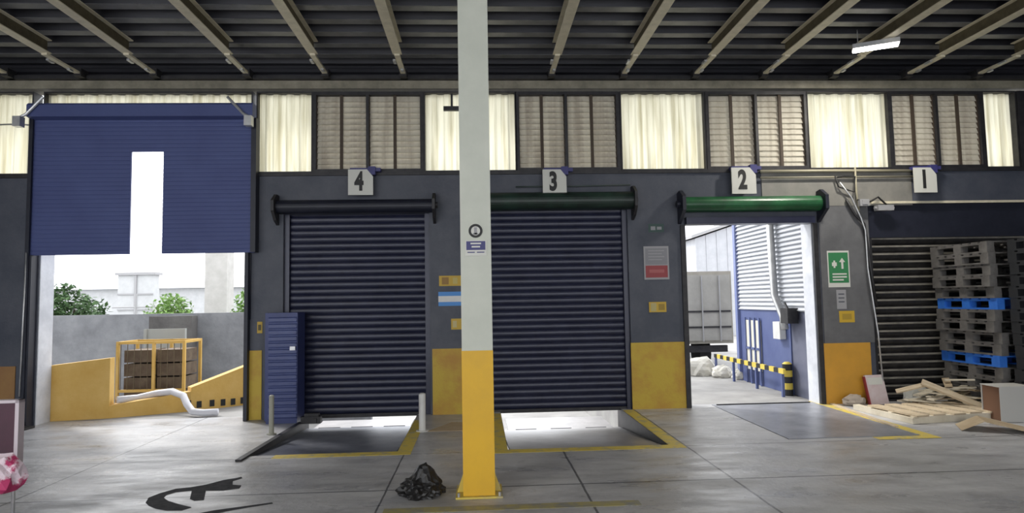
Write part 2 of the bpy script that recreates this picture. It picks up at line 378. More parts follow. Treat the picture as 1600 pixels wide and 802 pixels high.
# a lamp fixture
def lamp(x, y, rz, label):
    r = root('ceiling_light', (x, y, 4.78), rz)
    tag(r, label, 'light')
    MB().box(-.27, .27, -.08, .08, .03, .09).build('housing', GALV, r)
    MB().box(-.26, .26, -.07, .07, .015, .03).build('lens', LAMPM, r)
    b = MB(); b.tube([(-.2, 0, .09), (-.2, 0, .3)], .006, 6); b.tube([(.2, 0, .09), (.2, 0, .3)], .006, 6); b.build('hanger', GALV, r)
    l = bpy.data.lights.new('lamp_light', 'AREA'); l.shape = 'RECTANGLE'; l.size = .5; l.size_y = .16; l.energy = 90; l.color = (1, .95, .86)
    lo = bpy.data.objects.new('lamp_light', l); C.objects.link(lo); lo.parent = r; lo.location = (0, 0, .01)
LAMPM = emat('lamp_lens', (1, .96, .88), 14)
p = at(1370, 108, 7.9); lamp(p.x, p.y, math.radians(-27), 'lit rectangular ceiling lamp between joists over bay 2 and bay 1')

lamp(-4.2, .8, 0, 'added ceiling lamp near the viewer on the left, out of the picture')  # unseen lamp, added to put highlight streaks on the navy shutter
# ------------------------------------------------------------------ shutters
def shutter(n, a, c, z0, z1, pitch=.094, M=NAVY, hood=None, y=D+.12, hoodh=.16, hy=.30, guide=NAVY, amp=.015):
    r = struct(root('door_%d' % n, ((a+c)/2, D, 0))); rl = Vector(r.location)
    pf = []; z = z0
    while z < z1:
        for k in range(8):
            t = k/8; pf.append((y - amp*math.sin(math.pi*t)**.7, z + t*pitch))
        z += pitch
    o = MB().ribs(a+.05, c-.05, pf).build('curtain', M, r); o.location = -rl
    b = MB().box(a+.05, c-.05, y-.03, y+.02, z0-.05, z0); o = b.build('bottom_bar', BLACKISH, r); o.location = -rl
    for g in (a, c-.07):
        b = MB(); b.box(g, g+.07, y-.07, y-.045, 0.002, z1); b.box(g, g+.07, y+.03, y+.05, .002, z1); b.box(g if g == a else g+.055, g+.015 if g == a else g+.07, y-.045, y+.03, .002, z1)
        o = b.build('guide', guide, r); o.location = -rl
    if hood:
        pts = []
        ycen, zc, rr = D-.09, z1+hoodh*.5, hoodh*.62
        for k in range(13):
            an = math.pi*(.0 + k/12.0); pts.append((ycen - rr*math.sin(an), zc - rr*math.cos(an)))
        pts += [(D-.001, zc+rr), (D-.001, zc-rr)]
        o = MB().prism(pts, a-.06, c+.06, 'x').build('hood', hood, r); o.location = -rl
        for g in (a-.10, c+.06):
            b = MB(); b.prism([(D-.001, zc+rr+.08), (D-.12, zc+rr+.08), (D-.26, zc+rr-.02), (D-.26, zc-rr+.02), (D-.14, zc-rr-.10), (D-.001, zc-rr-.16)], g, g+.04, 'x')
            b.tube([(g-.03, D-.12, zc), (g+.07, D-.12, zc)], .045, 12)
            o = b.build('bracket', BLACKISH, r); o.location = -rl
    return r
shutter(4, X4a, X4b, .03, Z4h+.02, M=NAVY, hood=DARKNAVY, hoodh=.15)
shutter(3, X3a, X3b, .03, Z3h+.02, M=NAVY, hood=GREEND, hoodh=.20)
d1 = shutter(1, X1a, X1b, .03, Z(1450, 370), M=GREYSH, guide=BLACKISH, pitch=.115, amp=.03)
bb = MB(); z_ = .10
while z_ < Z(1450, 370): bb.box(X1a+.08, X1b-.08, D+.075, D+.089, z_, z_+.026); z_ += .115
o = bb.build('slat_highlights', mat('bead_highlight', (.16, .15, .13), .4, .2, (.30, .28, .24), 5), d1); o.location = -Vector(d1.location)  # pale strips paint the highlights along the slat edges
o = MB().box(X1a, X1b, D+.04, D+.2, Z(1450, 370), Z1h).build('hood', DARKNAVY, d1); o.location = -Vector(d1.location)
o = MB().box(X1a+.05, X1b, D-.03, D+.02, Z1h, Z1h+.035).build('hood_edge', JOIST, d1); o.location = -Vector(d1.location)
# bay 2: fully rolled up behind a green hood
d2 = struct(root('door_2', ((X2a+X2b)/2, D, 0))); l2 = -Vector(d2.location)
zc = Z(1170, 320); pts = [(D-.09 - .11*math.sin(math.pi*k/12), zc - .11*math.cos(math.pi*k/12)) for k in range(13)] + [(D-.001, zc+.11), (D-.001, zc-.11)]
o = MB().prism(pts, X2a-.05, X2b+.08, 'x').build('hood', GREEN, d2); o.location = l2
o = MB().box(X2a, X2b, D-.10, D+.12, Z2h-.10, Z2h).build('bottom_bar', NAVY, d2); o.location = l2
for g in (X2a-.10, X2b+.08):
    b = MB(); b.prism([(D-.001, zc+.18), (D-.12, zc+.2), (D-.27, zc+.10), (D-.27, zc-.10), (D-.12, zc-.20), (D-.001, zc-.28)], g, g+.05, 'x'); b.tube([(g-.05, D-.13, zc), (g+.10, D-.13, zc)], .05, 12)
    o = b.build('bracket', DARKNAVY, d2); o.location = l2
for g in (X2a-.07, X2b):
    o = MB().box(g, g+.07, D-.03, D+.0, .002, Z2h-.1).build('guide', BLACKISH, d2); o.location = l2
# bay 5: the big raised blue door with the slot
d5 = struct(root('door_5', ((X5a+X5b)/2, D, 0))); l5 = -Vector(d5.location)
yA = D-.10; L_, R_ = X(48, 300, yA), X(398, 300, yA); zb, ztp = Z(220, 397, yA), Z(220, 186, yA); sa, sb, st = X(203, 330, yA), X(254, 330, yA), Z(230, 237, yA)
def ribpanel(a, c, z0, z1):
    pf = []; z = z0
    while z < z1-.001:
        e = min(z+.06, z1); pf += [(yA, z), (yA-.004, z+(e-z)*.25), (yA-.004, z+(e-z)*.75), (yA, e)]; z = e
    b = MB().ribs(a, c, pf); b.box(a, c, yA+.002, yA+.03, z0, z1); return b
for nm, aa, cc, z0, z1 in (('left_leaf', L_, sa, zb, st), ('right_leaf', sb, R_, zb, st), ('upper_leaf', L_, R_, st, ztp)):
    o = ribpanel(aa, cc, z0, z1).build(nm, NAVYP, d5); o.location = l5
zh = Z(220, 160, yA-.14)
o = MB().prism([(yA+.03, ztp-.02), (yA-.14, ztp-.0), (yA-.14, zh-.03), (yA-.11, zh), (yA+.03, zh)], X(36, 175, yA-.2), X(392, 175, yA-.2), 'x').build('hood', NAVYP, d5); o.location = l5
b = MB(); b.box(L_-.02, L_+.06, yA-.03, D-.001, 0.002, zb); b.box(L_-.02, L_+.03, yA-.05, yA-.02, 0.002, ztp)
o = b.build('guide', DARKNAVY, d5); o.location = l5
b = MB(); b.box(R_-.04, R_+.03, yA-.05, D-.001, Z(398,395), ztp); b.box(X5b, X5b+.05, yA, D-.001, .002, zb); o = b.build('guide', DARKNAVY, d5); o.location = l5
for s_, q in ((-1, X(44, 200, yA)), (1, X(396, 200, yA))):
    b = MB(); b.tube([(q-s_*.30, yA-.17, ztp+.26), (q-s_*.08, yA-.17, ztp+.02), (q+s_*.05, yA-.17, ztp-.05)], .02, 8); b.box(q-.05, q+.05, yA-.24, yA-.14, ztp-.16, ztp-.02)
    o = b.build('bracket', GALV, d5); o.location = l5

# ------------------------------------------------------------------ steel column
cp = G(749, 778); cx, cyy = cp.x, cp.y+.13
col = root('steel_column', (cx, cyy, 0)); tag(col, 'white square steel column with yellow base in the middle of the dock', 'column')
hw = .127; zy = at(748, 548, cyy-hw).z
MB().box(-hw, hw, -hw, hw, zy, 5.08).build('shaft', GREYG, col)
MB().box(-hw-.002, hw+.002, -hw-.002, hw+.002, .014, zy).build('painted_base', YELC, col)
bp_ = MB().box(-.19, .19, -.17, .19, .001, .016)
for s_ in (-1, 1): bp_.prism([(s_*(hw+.002), .016), (s_*.18, .016), (s_*.17, .05), (s_*(hw+.002), .17)], -.01, .01, 'y')
bp_.build('base_plate', YELF, col)
for s_ in (-1, 1):
    for t_ in (-1, 1): MB().tube([(s_*.165, t_*.15, .016), (s_*.165, t_*.15, .045)], .011, 8).build('anchor_bolt', GALV, col)
sg = root('round_emblem_sign', (at(743, 361, cyy-hw).x, cyy-hw-.004, at(743, 361, cyy-hw).z)); tag(sg, 'small round black ringed sign on the front of the white column', 'sign')
def disc(r, y0, y1, M, nm, par, ri=0):
    b = MB(); n = 28
    if ri == 0: b.prism([(r*math.cos(2*math.pi*k/n), r*math.sin(2*math.pi*k/n)) for k in range(n)], y0, y1, 'y')
    else:
        for k in range(n):
            a0, a1 = 2*math.pi*k/n, 2*math.pi*(k+1)/n
            b.prism([(ri*math.cos(a0), ri*math.sin(a0)), (r*math.cos(a0), r*math.sin(a0)), (r*math.cos(a1), r*math.sin(a1)), (ri*math.cos(a1), ri*math.sin(a1))], y0, y1, 'y')
    return b.build(nm, M, par)
disc(.058, 0, .004, SIGNW, 'plate', sg); disc(.058, -.003, 0, INK, 'ring', sg, .038)
MB().box(-.012, .012, -.003, 0, -.03, .03).box(-.022, .022, -.003, 0, -.032, -.018).build('emblem', SGREY, sg)
def plate(name, px0, py0, px1, py1, M, Y=D-.004, label='', cat='sign', parts=(), th=.006):
    a = at(px0, (py0+py1)/2, Y); c = at(px1, (py0+py1)/2, Y); t_ = at((px0+px1)/2, py0, Y).z; b_ = at((px0+px1)/2, py1, Y).z
    W_, H_ = c.x-a.x, t_-b_; r = root(name, ((a.x+c.x)/2, Y, (t_+b_)/2)); tag(r, label, cat)
    MB().box(-W_/2, W_/2, -th, 0, -H_/2, H_/2).build('panel', M, r)
    for kk, (nm, u0_, v0, u1_, v1, MM) in enumerate(parts):
        MB().box(-W_/2+u0_*W_, -W_/2+u1_*W_, -th-.002-.0008*kk, -th, H_/2-v1*H_, H_/2-v0*H_).build(nm, MM, r)
    return r, W_, H_, th
plate('rectangular_sign', 727, 376, 760, 400, SIGNW, cyy-hw-.003, 'blue and white notice under the round sign on the column', 'sign',
      [('blue_field', .05, .05, .95, .62, SNAVY), ('text_line', .25, .15, .75, .25, SIGNW), ('text_line', .3, .36, .7, .46, SIGNW), ('text_line', .1, .74, .45, .8, SNAVY), ('text_line', .55, .74, .9, .8, SNAVY)])

# ------------------------------------------------------------------ bay numbers
def number(d, px0, py0, px1, py1, label):
    Y = D-.14; a = at(px0, (py0+py1)/2, Y); c = at(px1, (py0+py1)/2, Y); t_ = at((px0+px1)/2, py0, Y).z; b_ = at((px0+px1)/2, py1, Y).z
    W_, H_ = c.x-a.x, t_-b_; r = root('bay_number_sign', ((a.x+c.x)/2, Y, (t_+b_)/2)); tag(r, label, 'sign', 'bay number signs')
    MB().prism([(-W_/2, -H_/2), (W_/2, -H_/2), (W_/2, H_*.22), (W_*.26, H_/2), (-W_/2, H_/2)], -.01, .01, 'y').build('panel', SIGNW, r)
    lit('number', d, INK, r, H_*.98, (-.02, -.012, 0), .66, .003, .016)
    b = MB(); b.box(-W_/2+.02, W_/2+.10, .02, .13, H_*.44, H_*.44+.05); b.box(W_*.3, W_*.3+.10, .0, .09, H_*.30, H_*.62); b.build('lamp_arm', SNAVY, r)
    return r
number('4', 544, 265, 583, 305, 'white number sign reading 4, over the closed shutter beside the raised blue door')
number('3', 848, 265, 885, 305, 'white number sign reading 3, over the shutter right of the column')
number('2', 1143, 262, 1181, 303, 'white number sign reading 2, over the bright green hood')
number('1', 1428, 262, 1463, 301, 'cream number sign reading 1, over the pallet stacks')

# ------------------------------------------------------------------ wall signs
plate('notice_board', 1006, 385, 1045, 437, SGREY, label='grey and red framed notice on the pillar between bays 3 and 2',
      parts=[('paper', .06, .06, .94, .55, mat('paper_grey', (.22, .22, .24), .6)), ('red_field', .06, .58, .94, .94, RED)] + [('text_line', .18, .12+.09*k, .82-.1*(k % 2), .15+.09*k, SGREY) for k in range(4)] + [('text_line', .2, .70, .8, .80, mat('pinkish', (.36, .10, .10), .6))])
plate('small_label', 1013, 350, 1037, 363, mat('dull_green', (.05, .09, .08), .6), label='tiny green label with pale lettering high on the pillar left of bay 2', parts=[('text_line', .15, .3, .45, .75, SGREY), ('text_line', .55, .35, .85, .7, SGREY)])
plate('yellow_label', 1014, 472, 1041, 488, SYEL, label='small yellow label on the pillar below the grey and red notice', parts=[('pale_square', .1, .1, .42, .9, mat('tan_ink', (.42, .36, .16), .6)), ('pictogram', .55, .2, .9, .8, mat('ochre_ink', (.30, .2, .03), .6))])
gs, W_, H_, th_ = plate('emergency_sign', 1293, 392, 1327, 449, SIGNW, label='green first aid sign with white pictograms on the pillar right of bay 2',
      parts=[('green_field', .05, .05, .95, .88, SGREEN), ('cross', .2, .32, .42, .42, SIGNW), ('cross', .27, .27, .35, .47, SIGNW), ('text_line', .2, .62, .85, .66, SIGNW), ('text_line', .2, .70, .85, .74, SIGNW), ('text_line', .2, .78, .7, .82, SIGNW)])
MB().prism([(.04, -.0), (.07, .0), (.07, .10), (.10, .10), (.055, .16), (.01, .10), (.04, .10)], -th_-.009, -th_-.002, 'y').build('arrow', SIGNW, gs)
plate('paper_notice', 1307, 453, 1322, 483, SGREY, label='narrow pale paper notice below the green sign', parts=[('text_line', .2, .2+.2*k, .8, .25+.2*k, WALL) for k in range(3)])
plate('yellow_label', 1311, 486, 1335, 504, SYEL, label='small yellow label below the pale paper on the pillar right of bay 2', parts=[('pictogram', .2, .25, .8, .75, mat('ochre_mark', (.36, .24, .03), .6))])
plate('yellow_label', 686, 431, 722, 447, SYEL, label='yellow label above the blue strip, left of the column', parts=[('pictogram', .12, .15, .42, .85, mat('brown_ink', (.28, .16, .04), .6)), ('pictogram', .6, .2, .8, .8, mat('tan_mark', (.5, .4, .12), .6))])
plate('blue_strip_sign', 685, 456, 735, 478, SBLUE, label='blue sign with a white band left of the column', parts=[('white_band', .0, .3, 1, .72, WHITE)])
plate('yellow_label', 705, 498, 730, 515, SYEL, label='small yellow label below the blue strip sign', parts=[('pictogram', .1, .2, .35, .8, mat('tan_dot', (.5, .42, .2), .6))])
plate('yellow_label', 402, 503, 410, 521, SYEL, label='small yellow tag beside the blue cabinet', parts=[('pictogram', .2, .25, .8, .75, mat('dark_mark', (.1, .08, .03), .6))])

# ------------------------------------------------------------------ blue cabinet and posts
a = at(413, 580, D-.40).x; c = at(464, 580, D-.40).x; zt = at(440, 489, D-.40).z
cab = root('metal_cabinet', ((a+c)/2, D-.21, 0)); tag(cab, 'narrow tall blue ribbed metal cabinet at the left of shutter 4', 'cabinet')
wd = (c-a)/2; b = MB().box(-wd, wd, -.17, .19, .04, zt); b.box(-wd+.01, wd-.01, -.15, .17, .001, .04); b.build('body', mat('blue_cabinet', (.022, .035, .13), .45, 0, (.035, .05, .17), 4), cab)
pf = []; z = .07
while z < zt-.05: pf += [(-.176, z), (-.19, z+.02), (-.19, z+.06), (-.176, z+.075)]; z += .085
dr = MB().ribs(-wd+.05, wd-.01, pf); dr = dr.build('door', mat('blue_cabinet_door', (.045, .06, .17), .42, 0, (.06, .08, .21), 4), cab)
MB().box(wd-.09, wd-.02, -.215, -.19, zt*.66, zt*.66+.05).build('latch', GALV, dr)
def post(px, y0, y1, rad, M, label, rz=0):
    g = G(px, y1); r = root('bollard', (g.x, g.y, 0)); tag(r, label, 'bollard'); zt = at(px, y0, g.y).z
    MB().tube([(0, 0, .012), (0, 0, zt)], rad, 16).build('pipe', M, r, smooth=False)
    MB().tube([(0, 0, 0.001), (0, 0, .012)], rad*1.9, 16).build('foot', M, r); MB().tube([(0, 0, zt), (0, 0, zt+.012), (0, 0, zt+.02)], [rad*1.02, rad*.95, rad*.5], 16).build('cap', M, r)
post(424, 620, 679, .030, mat('grey_post', (.30, .30, .25), .5), 'thin grey post in front of the blue cabinet')
post(660, 617, 674, .042, WHITE, 'white pipe bollard at the right corner of shutter 4')

# ------------------------------------------------------------------ dock levellers
def leveller(p, drop, M, label, near_z=-.02, lip=.45):
    r = root('dock_leveller', ((p[0]+p[1])/2, p[2], 0)); tag(r, label, 'dock leveller')
    w2 = (p[1]-p[0])/2-.03; L_ = D+.1-p[2]
    b = MB(); v = [(-w2, .02, near_z), (w2, .02, near_z), (w2, L_, -drop), (-w2, L_, -drop)]
    A = [b.b.verts.new(q) for q in v]; B = [b.b.verts.new((q[0], q[1], q[2]-.03)) for q in v]
    b.b.faces.new(A); b.b.faces.new(B[::-1])
    for i in range(4): b.b.faces.new((A[i], B[i], B[(i+1) % 4], A[(i+1) % 4]))
    b.build('platform', M, r)
    lw = w2-.08
    b = MB(); b.box(-lw, lw, L_+.01, L_+lip, -drop-.03, -drop-.005); b.build('lip', STEELW, r)
    b = MB()
    for s_ in (-.6, 0, .6): b.tube([(w2*s_-.15, L_+.002, -drop-.01), (w2*s_+.15, L_+.002, -drop-.01)], .018, 8)
    b.build('hinge', BLACKISH, r)
    return r
leveller(P3, .26, STEELW, 'pale dock leveller plate sloping down under shutter 3', lip=.9)
leveller(P4, .16, STEEL, 'dark blue steel dock leveller plate under shutter 4', lip=.6)
lv = root('dock_leveller', ((P2[0]+P2[1])/2+.6, P2[2], 0)); tag(lv, 'flush grey dock leveller plate in front of open bay 2', 'dock leveller')
q = [G(1150, 640), G(1262, 640), G(1405, 682), G(1190, 690)]; oo = Vector(lv.location)
x0, x1 = P2[0]+.35, X2b-.05
MB().box(x0-oo.x, x1-oo.x, .02, D+T-P2[2]-.1, .001, .008).build('platform', mat('bluish_plate', (.20, .21, .24), .35, .2, (.32, .33, .37), 3, .15, 25), lv)
MB().tube([(x0-oo.x+.05, D+.12-P2[2], .014), (x1-oo.x-.05, D+.12-P2[2], .014)], .010, 8).build('hinge', BLACKISH, lv)

# painted lines (thin paint on the slab)
def paint(name, poly, label, M=YELF, cat='floor marking', z=.0035, grp=None):
    pts = [(G(*p).x, G(*p).y) for p in poly]; cxm = sum(p[0] for p in pts)/len(pts); cym = sum(p[1] for p in pts)/len(pts)
    o = MB().prism([(x-cxm, y-cym) for x, y in pts], 0, z-.0005, 'z').build(name, M); o.location = (cxm, cym, .0005); return tag(o, label, cat, grp)
def paintw(name, rects, label, M=YELF):
    b = MB(); x_, y_ = rects[0][0], rects[0][2]
    for r in rects: b.box(r[0]-x_, r[1]-x_, r[2]-y_, r[3]-y_, 0, .003)
    o = b.build(name, M); o.location = (x_, y_, .0005); return tag(o, label, 'floor marking')
lw = .15
paintw('yellow_border', [(P3[0]-lw, P3[0], P3[2]-lw, D-.05), (P3[1], P3[1]+lw, P3[2]-lw, D-.05), (P3[0], P3[1], P3[2]-lw, P3[2])], 'worn yellow painted border around the pale leveller right of the column')
paintw('yellow_border', [(P4[1], P4[1]+lw, P4[2]-lw, D-.4), (P4[0]+.3, P4[1], P4[2]-lw, P4[2])], 'worn yellow painted border around the dark blue leveller left of the column')
paintw('yellow_border', [(X2b-.04, X2b+.10, P2[2]-.13, D+T), (P2[0]+1.3, X2b-.04, P2[2]-.13, P2[2])], 'worn yellow painted corner line in front of bay 2', YELF)
paintw('yellow_line', [(G(600, 797).x, G(1000, 786).x, G(800, 793).y-.06, G(800, 793).y+.06)], 'faint yellow line across the floor at the foot of the column', mat('faded_yellow', (.36, .31, .12), .6, 0, (.22, .22, .2), 6, lo=.42, hi=.6))
TYRE = mat('black_floor_paint', (.035, .036, .04), .85, 0, (.07, .07, .075), 12, spec=.1)
def cr(pts): return [(200+x*.15, 690+y*.15) for x, y in pts]
paint('painted_arrow', cr([(1180, 372), (1130, 385), (1000, 405), (810, 455), (650, 482), (500, 497), (330, 545), (215, 590), (185, 640), (215, 670), (290, 702), (400, 722), (560, 722), (660, 690), (520, 655), (420, 625), (370, 590), (400, 560), (500, 530), (665, 515), (645, 600), (690, 620), (790, 612), (812, 515), (1000, 512), (1160, 490), (1180, 462), (1090, 455), (1092, 415), (1190, 385)]), 'black curved paint mark on the floor at lower left', TYRE, 'floor marking')
paint('tyre_mark', cr([(700, 760), (900, 722), (1150, 688), (1500, 640), (1510, 650), (1250, 690), (1000, 735), (850, 770)]), 'thin black streak on the floor right of the curved paint mark', TYRE, 'floor marking')
# steel angle running from the cabinet to the pit of bay 4
g0, g1 = G(372, 722), G(470, 662); ang = math.atan2(g1.y-g0.y, g1.x-g0.x); ln = (g1-g0).length
o = MB().box(0, ln, -.03, .03, 0, .02).build('floor_rail', BLACKISH); o.location = (g0.x, g0.y, .001); o.rotation_euler = (0, 0, ang); tag(o, 'black steel rail lying on the floor left of the bay 4 leveller', 'rail')
p = G(482, 665); o = MB().box(-.13, .13, -.05, .05, 0, .09).box(-.09, .10, -.03, .04, .09, .13).box(.03, .08, -.07, -.05, .01, .07).build('dock_bumper', BLACKISH); o.location = (p.x, p.y+.15, .001); tag(o, 'small black block beside the foot of the blue cabinet', 'bumper')

# ------------------------------------------------------------------ cables and pipes over the pillar right of bay 2
def pipe(name, pts, r, M, label, Y=D-.05, cat='pipe', n=8):
    P = [at(*q[:2], (q[2] if len(q) > 2 else Y)) for q in pts]; o0 = P[0].copy()
    o = MB().tube([p-o0 for p in P], r, n).build(name, M, smooth=True); o.location = o0; return tag(o, label, cat)
CREAM = mat('cream_conduit', (.34, .31, .22), .5)
pipe('conduit', [(1188, 268), (1300, 267), (1427, 267)], .022, CREAM, 'upper cream conduit running from sign 2 to sign 1')
pipe('conduit', [(1188, 278), (1300, 277), (1427, 276)], .016, mat('tan_conduit', (.25, .23, .17), .5), 'lower thin conduit running from sign 2 to sign 1')
pipe('conduit', [(806, 292), (900, 291), (985, 289)], .010, mat('dull_conduit', (.05, .07, .065), .5), 'thin dark conduit above the hood of shutter 3')
pipe('cable', [(1305, 275), (1310, 292), (1322, 296), (1334, 300), (1336, 276), (1318, 275), (1308, 277)], .012, INK, 'looped black cable above the pillar right of bay 2', D-.07, 'cable')
pipe('cable', [(1312, 285), (1330, 308), (1345, 340), (1352, 360), (1356, 420), (1372, 520), (1380, 600)], .012, GALV, 'pale cable hanging down beside shutter 1', D-.08, 'cable')
pipe('cable', [(1340, 312), (1352, 318), (1362, 314), (1372, 308), (1385, 320)], .014, INK, 'short black cable beside the top corner of shutter 1', D-.08, 'cable')
pipe('cable', [(1322, 312), (1336, 336), (1350, 350), (1362, 430), (1370, 480)], .020, BLACKISH, 'thick black cable at the edge of the pillar left of shutter 1', D-.05, 'cable')
pipe('conduit', [(1336, 262), (1338, 300), (1342, 330)], .014, CREAM, 'short cream vertical conduit among the black cables', D-.06)
b = at(1345, 318, D-.03); o = MB().box(-.07, .07, -.05, .05, -.05, .05).box(-.04, .04, -.06, -.05, -.03, .03).build('junction_box', SGREY); o.location = (b.x, D-.08, b.z); tag(o, 'grey junction box above the pillar right of bay 2', 'box')
b = at(1378, 326, D-.03); o = MB().box(-.12, .12, -.05, .05, -.04, .04).tube([(-.15, 0, 0), (.15, 0, 0)], .02, 8).build('gear_motor', SGREY); o.location = (b.x, D-.08, b.z); tag(o, 'grey shutter drive at the upper left corner of shutter 1', 'motor')
pipe('conduit', [(390, 280), (391, 400), (390, 500)], .012, DARKNAVY, 'thin dark conduit on the pillar right of the raised door', D-.02)
pipe('conduit', [(0, 195), (30, 194), (48, 196), (55, 205)], .012, GALV, 'pale pipe crossing the clear panel at far left', D-.06)
pipe('conduit', [(41, 395), (36, 500), (30, 620)], .010, GALV, 'thin pale cord on the wall left of the open bay', D-.16)
b = at(706, 170, D-.05); o = MB().box(-.12, .12, -.03, .03, -.03, .03).box(-.015, .015, -.02, .02, .03, .22).build('beam_bracket', BLACKISH); o.location = (b.x, D-.05, b.z); tag(o, 'small dark bracket on the clear panel left of the column', 'bracket')

# ------------------------------------------------------------------ pallets
def pallet(name, M, L=1.14, Wd=1.0):
    r = root(name)
    def brd(z0, z1, n, wd): 
        b = MB()
        for i in range(n):
            y = -L/2 + wd/2 + (L-wd)*i/(n-1); b.box(-Wd/2, Wd/2, y-wd/2, y+wd/2, z0, z1)
        return b
    brd(.122, .140, 7, .115).build('top_deck', M, r)
    for x in (-Wd/2+.05, 0, Wd/2-.05): MB().box(x-.05, x+.05, -L/2, L/2, .102, .122).build('stringer_board', M, r)
    for x in (-Wd/2+.05, 0, Wd/2-.05):
        for y in (-L/2+.07, 0, L/2-.07): MB().box(x-.05, x+.05, y-.07, y+.07, .02, .102).build('block', M, r)
    for x in (-Wd/2+.05, 0, Wd/2-.05): MB().box(x-.05, x+.05, -L/2, L/2, 0, .02).build('bottom_board', M, r)
    return r
Yn = 8.0; xl = at(1568, 480, Yn).x
pg = pallet('pallet', WOODG, 1.08); pb = pallet('pallet', BLUEP, 1.08)
num = ['bottom', 'second', 'third', 'fourth', 'fifth', 'sixth', 'seventh', 'eighth', 'ninth', 'tenth', 'eleventh', 'twelfth', 'thirteenth', 'fourteenth', 'topmost']
hgt = .1505; ug = ub_ = False
for i in range(15):
    blue = i in (4, 9)
    src = pb if blue else pg
    if blue: o = src if not ub_ else copy_tree(src); ub_ = True
    else: o = src if not ug else copy_tree(src); ug = True
    o.location = (xl + .5 + random.uniform(-.03, .03) - i*.010, Yn + .57 + random.uniform(-.02, .02), .002 + i*.1405*(2.26/15/.1405))
    o.location.z = .002 + i*.1505; o.scale = (1, 1, 1.068)
    o.rotation_euler = (0, 0, random.uniform(-.03, .03))
    tag(o, ('bright blue pallet, the lower of two in the tall stack' if i == 4 else 'bright blue pallet, the upper of two in the tall stack') if blue else 'grey weathered wooden pallet, %s of the tall stack' % num[i], 'pallet', 'pallets in the tall stack before shutter 1')
pk = pallet('added_pallet', BLKP, 1.08)  # black stack added to cover the shaded front of the tall stack
for i in range(15):
    o = pk if i == 0 else copy_tree(pk)
    o.location = (xl + .53 + random.uniform(-.02, .02), Yn - .62 + random.uniform(-.02, .02), i*.1505 + .002); o.scale = (1, 1, 1.068)
    tag(o, 'added black pallet, %s of the dark stack at the right edge' % num[i], 'pallet', 'added black pallets at the right edge')

# ------------------------------------------------------------------ timber, boxes and rubbish in front of shutter 1
def board(p0, p1, wd, th, M, label, name='plank', z0=.003, z1=None, grp=None, rx=0):
    a_ = G(*p0, z0) if z0 is not None else p0; b_ = G(*p1, z1 if z1 is not None else z0)
    d = b_-a_; L_ = d.length; 
    yaw = math.atan2(d.y, d.x); pit = -math.asin(d.z/L_)
    o = MB().box(0, L_, -wd/2, wd/2, 0, th).build(name, M); o.location = a_; o.rotation_euler = (rx, pit, yaw); return tag(o, label, 'plank', grp)
WOODL = mat('bleached_wood', (.58, .52, .40), .7, 0, (.70, .64, .52), 5)
board((1338, 640), (1432, 663), .09, .07, WOODL, 'long pale squared timber lying beside the yellow line of bay 2')
board((1300, 632), (1400, 668), .06, .015, WOOD, 'thin tan strip of wood nearest the bay 2 leveller')
# broken pallet lying flat
bp1 = G(1462, 657); br = root('broken_pallet', (bp1.x+.05, bp1.y+.25, .002), .12); tag(br, 'pale broken wooden pallet lying flat on the floor', 'pallet')
for i in range(5): MB().box(-.50+i*.26, -.50+i*.26+.17, -.42+.03*(i % 2), .42, .085, .105).build('deck_board', WOOD, br)
for y in (-.36, 0, .36): MB().box(-.52, .74, y-.03, y+.03, .0, .085).build('runner', WOODL, br)
grp = 'broken planks heaped before shutter 1'
for i in range(24):
    col_ = i % 3; lay = i//3; g = G(1415 + col_*30, 628)
    L_ = random.uniform(.5, .95) if lay < 5 else random.uniform(.3, .6)
    o = MB().box(-L_/2, L_/2, -.045, .045, -.009, .009).build('broken_plank', random.choice([WOOD, WOODL, WOODL, CARD]))
    o.location = (g.x + random.uniform(-.08, .08), 8.62 + random.uniform(-.15, .15), .03 + lay*(.024, .052, .036)[col_])
    o.rotation_euler = (random.uniform(-.12, .12), random.uniform(-.10, .10), random.uniform(-1.0, 1.0))
    tag(o, 'short broken plank in the heap before shutter 1', 'plank', grp)
def leanb(p0, y0, p1, y1, wd, th, M, label):
    a_ = at(*p0, y0); b_ = at(*p1, y1); d = b_-a_; L_ = d.length
    o = MB().box(0, L_, -wd/2, wd/2, -th/2, th/2).build('plank', M); o.location = a_; o.rotation_euler = (0.5, -math.asin(d.z/L_), math.atan2(d.y, d.x)); tag(o, label, 'plank')
leanb((1440, 597), 8.5, (1535, 636), 8.15, .11, .03, WOOD, 'long tan plank sloping down to the right over the heap')
leanb((1400, 612), 8.7, (1450, 600), 8.5, .08, .02, WOOD, 'short tan plank propped at the top left of the heap')
# box at the right
g = G(1556, 664); bx = root('carton', (xl-.27, 7.72, .002), -.06); bx.scale = (.84, .84, 1); tag(bx, 'open carton with brown inside and white sides at lower right', 'box')
BOXW = mat('white_carton', (.50, .49, .46), .7)
b = MB(); b.box(-.02, .24, -.18, .18, 0, .012); b.box(-.25, .24, -.19, -.18, 0, .42); b.box(-.25, .24, .18, .19, 0, .42); b.box(.24, .25, -.19, .19, 0, .42); b.box(-.26, .25, -.19, .19, .42, .43); b.build('shell', BOXW, bx)
MB().box(-.235, -.225, -.178, .178, .014, .415).build('inner_board', CARDD, bx)
b = root('cardboard_sheet'); g = G(1553, 672); b.location = (g.x, g.y, .004); b.rotation_euler = (0, 0, -.5); tag(b, 'bent sheet of brown cardboard on the floor at lower right', 'cardboard')
v = MB(); v.prism([(-.34, 0), (-.34, .006), (-.12, .12), (.38, .006), (.38, 0), (-.12, .112)], -.20, .20, 'y'); v.build('sheet', CARD, b)
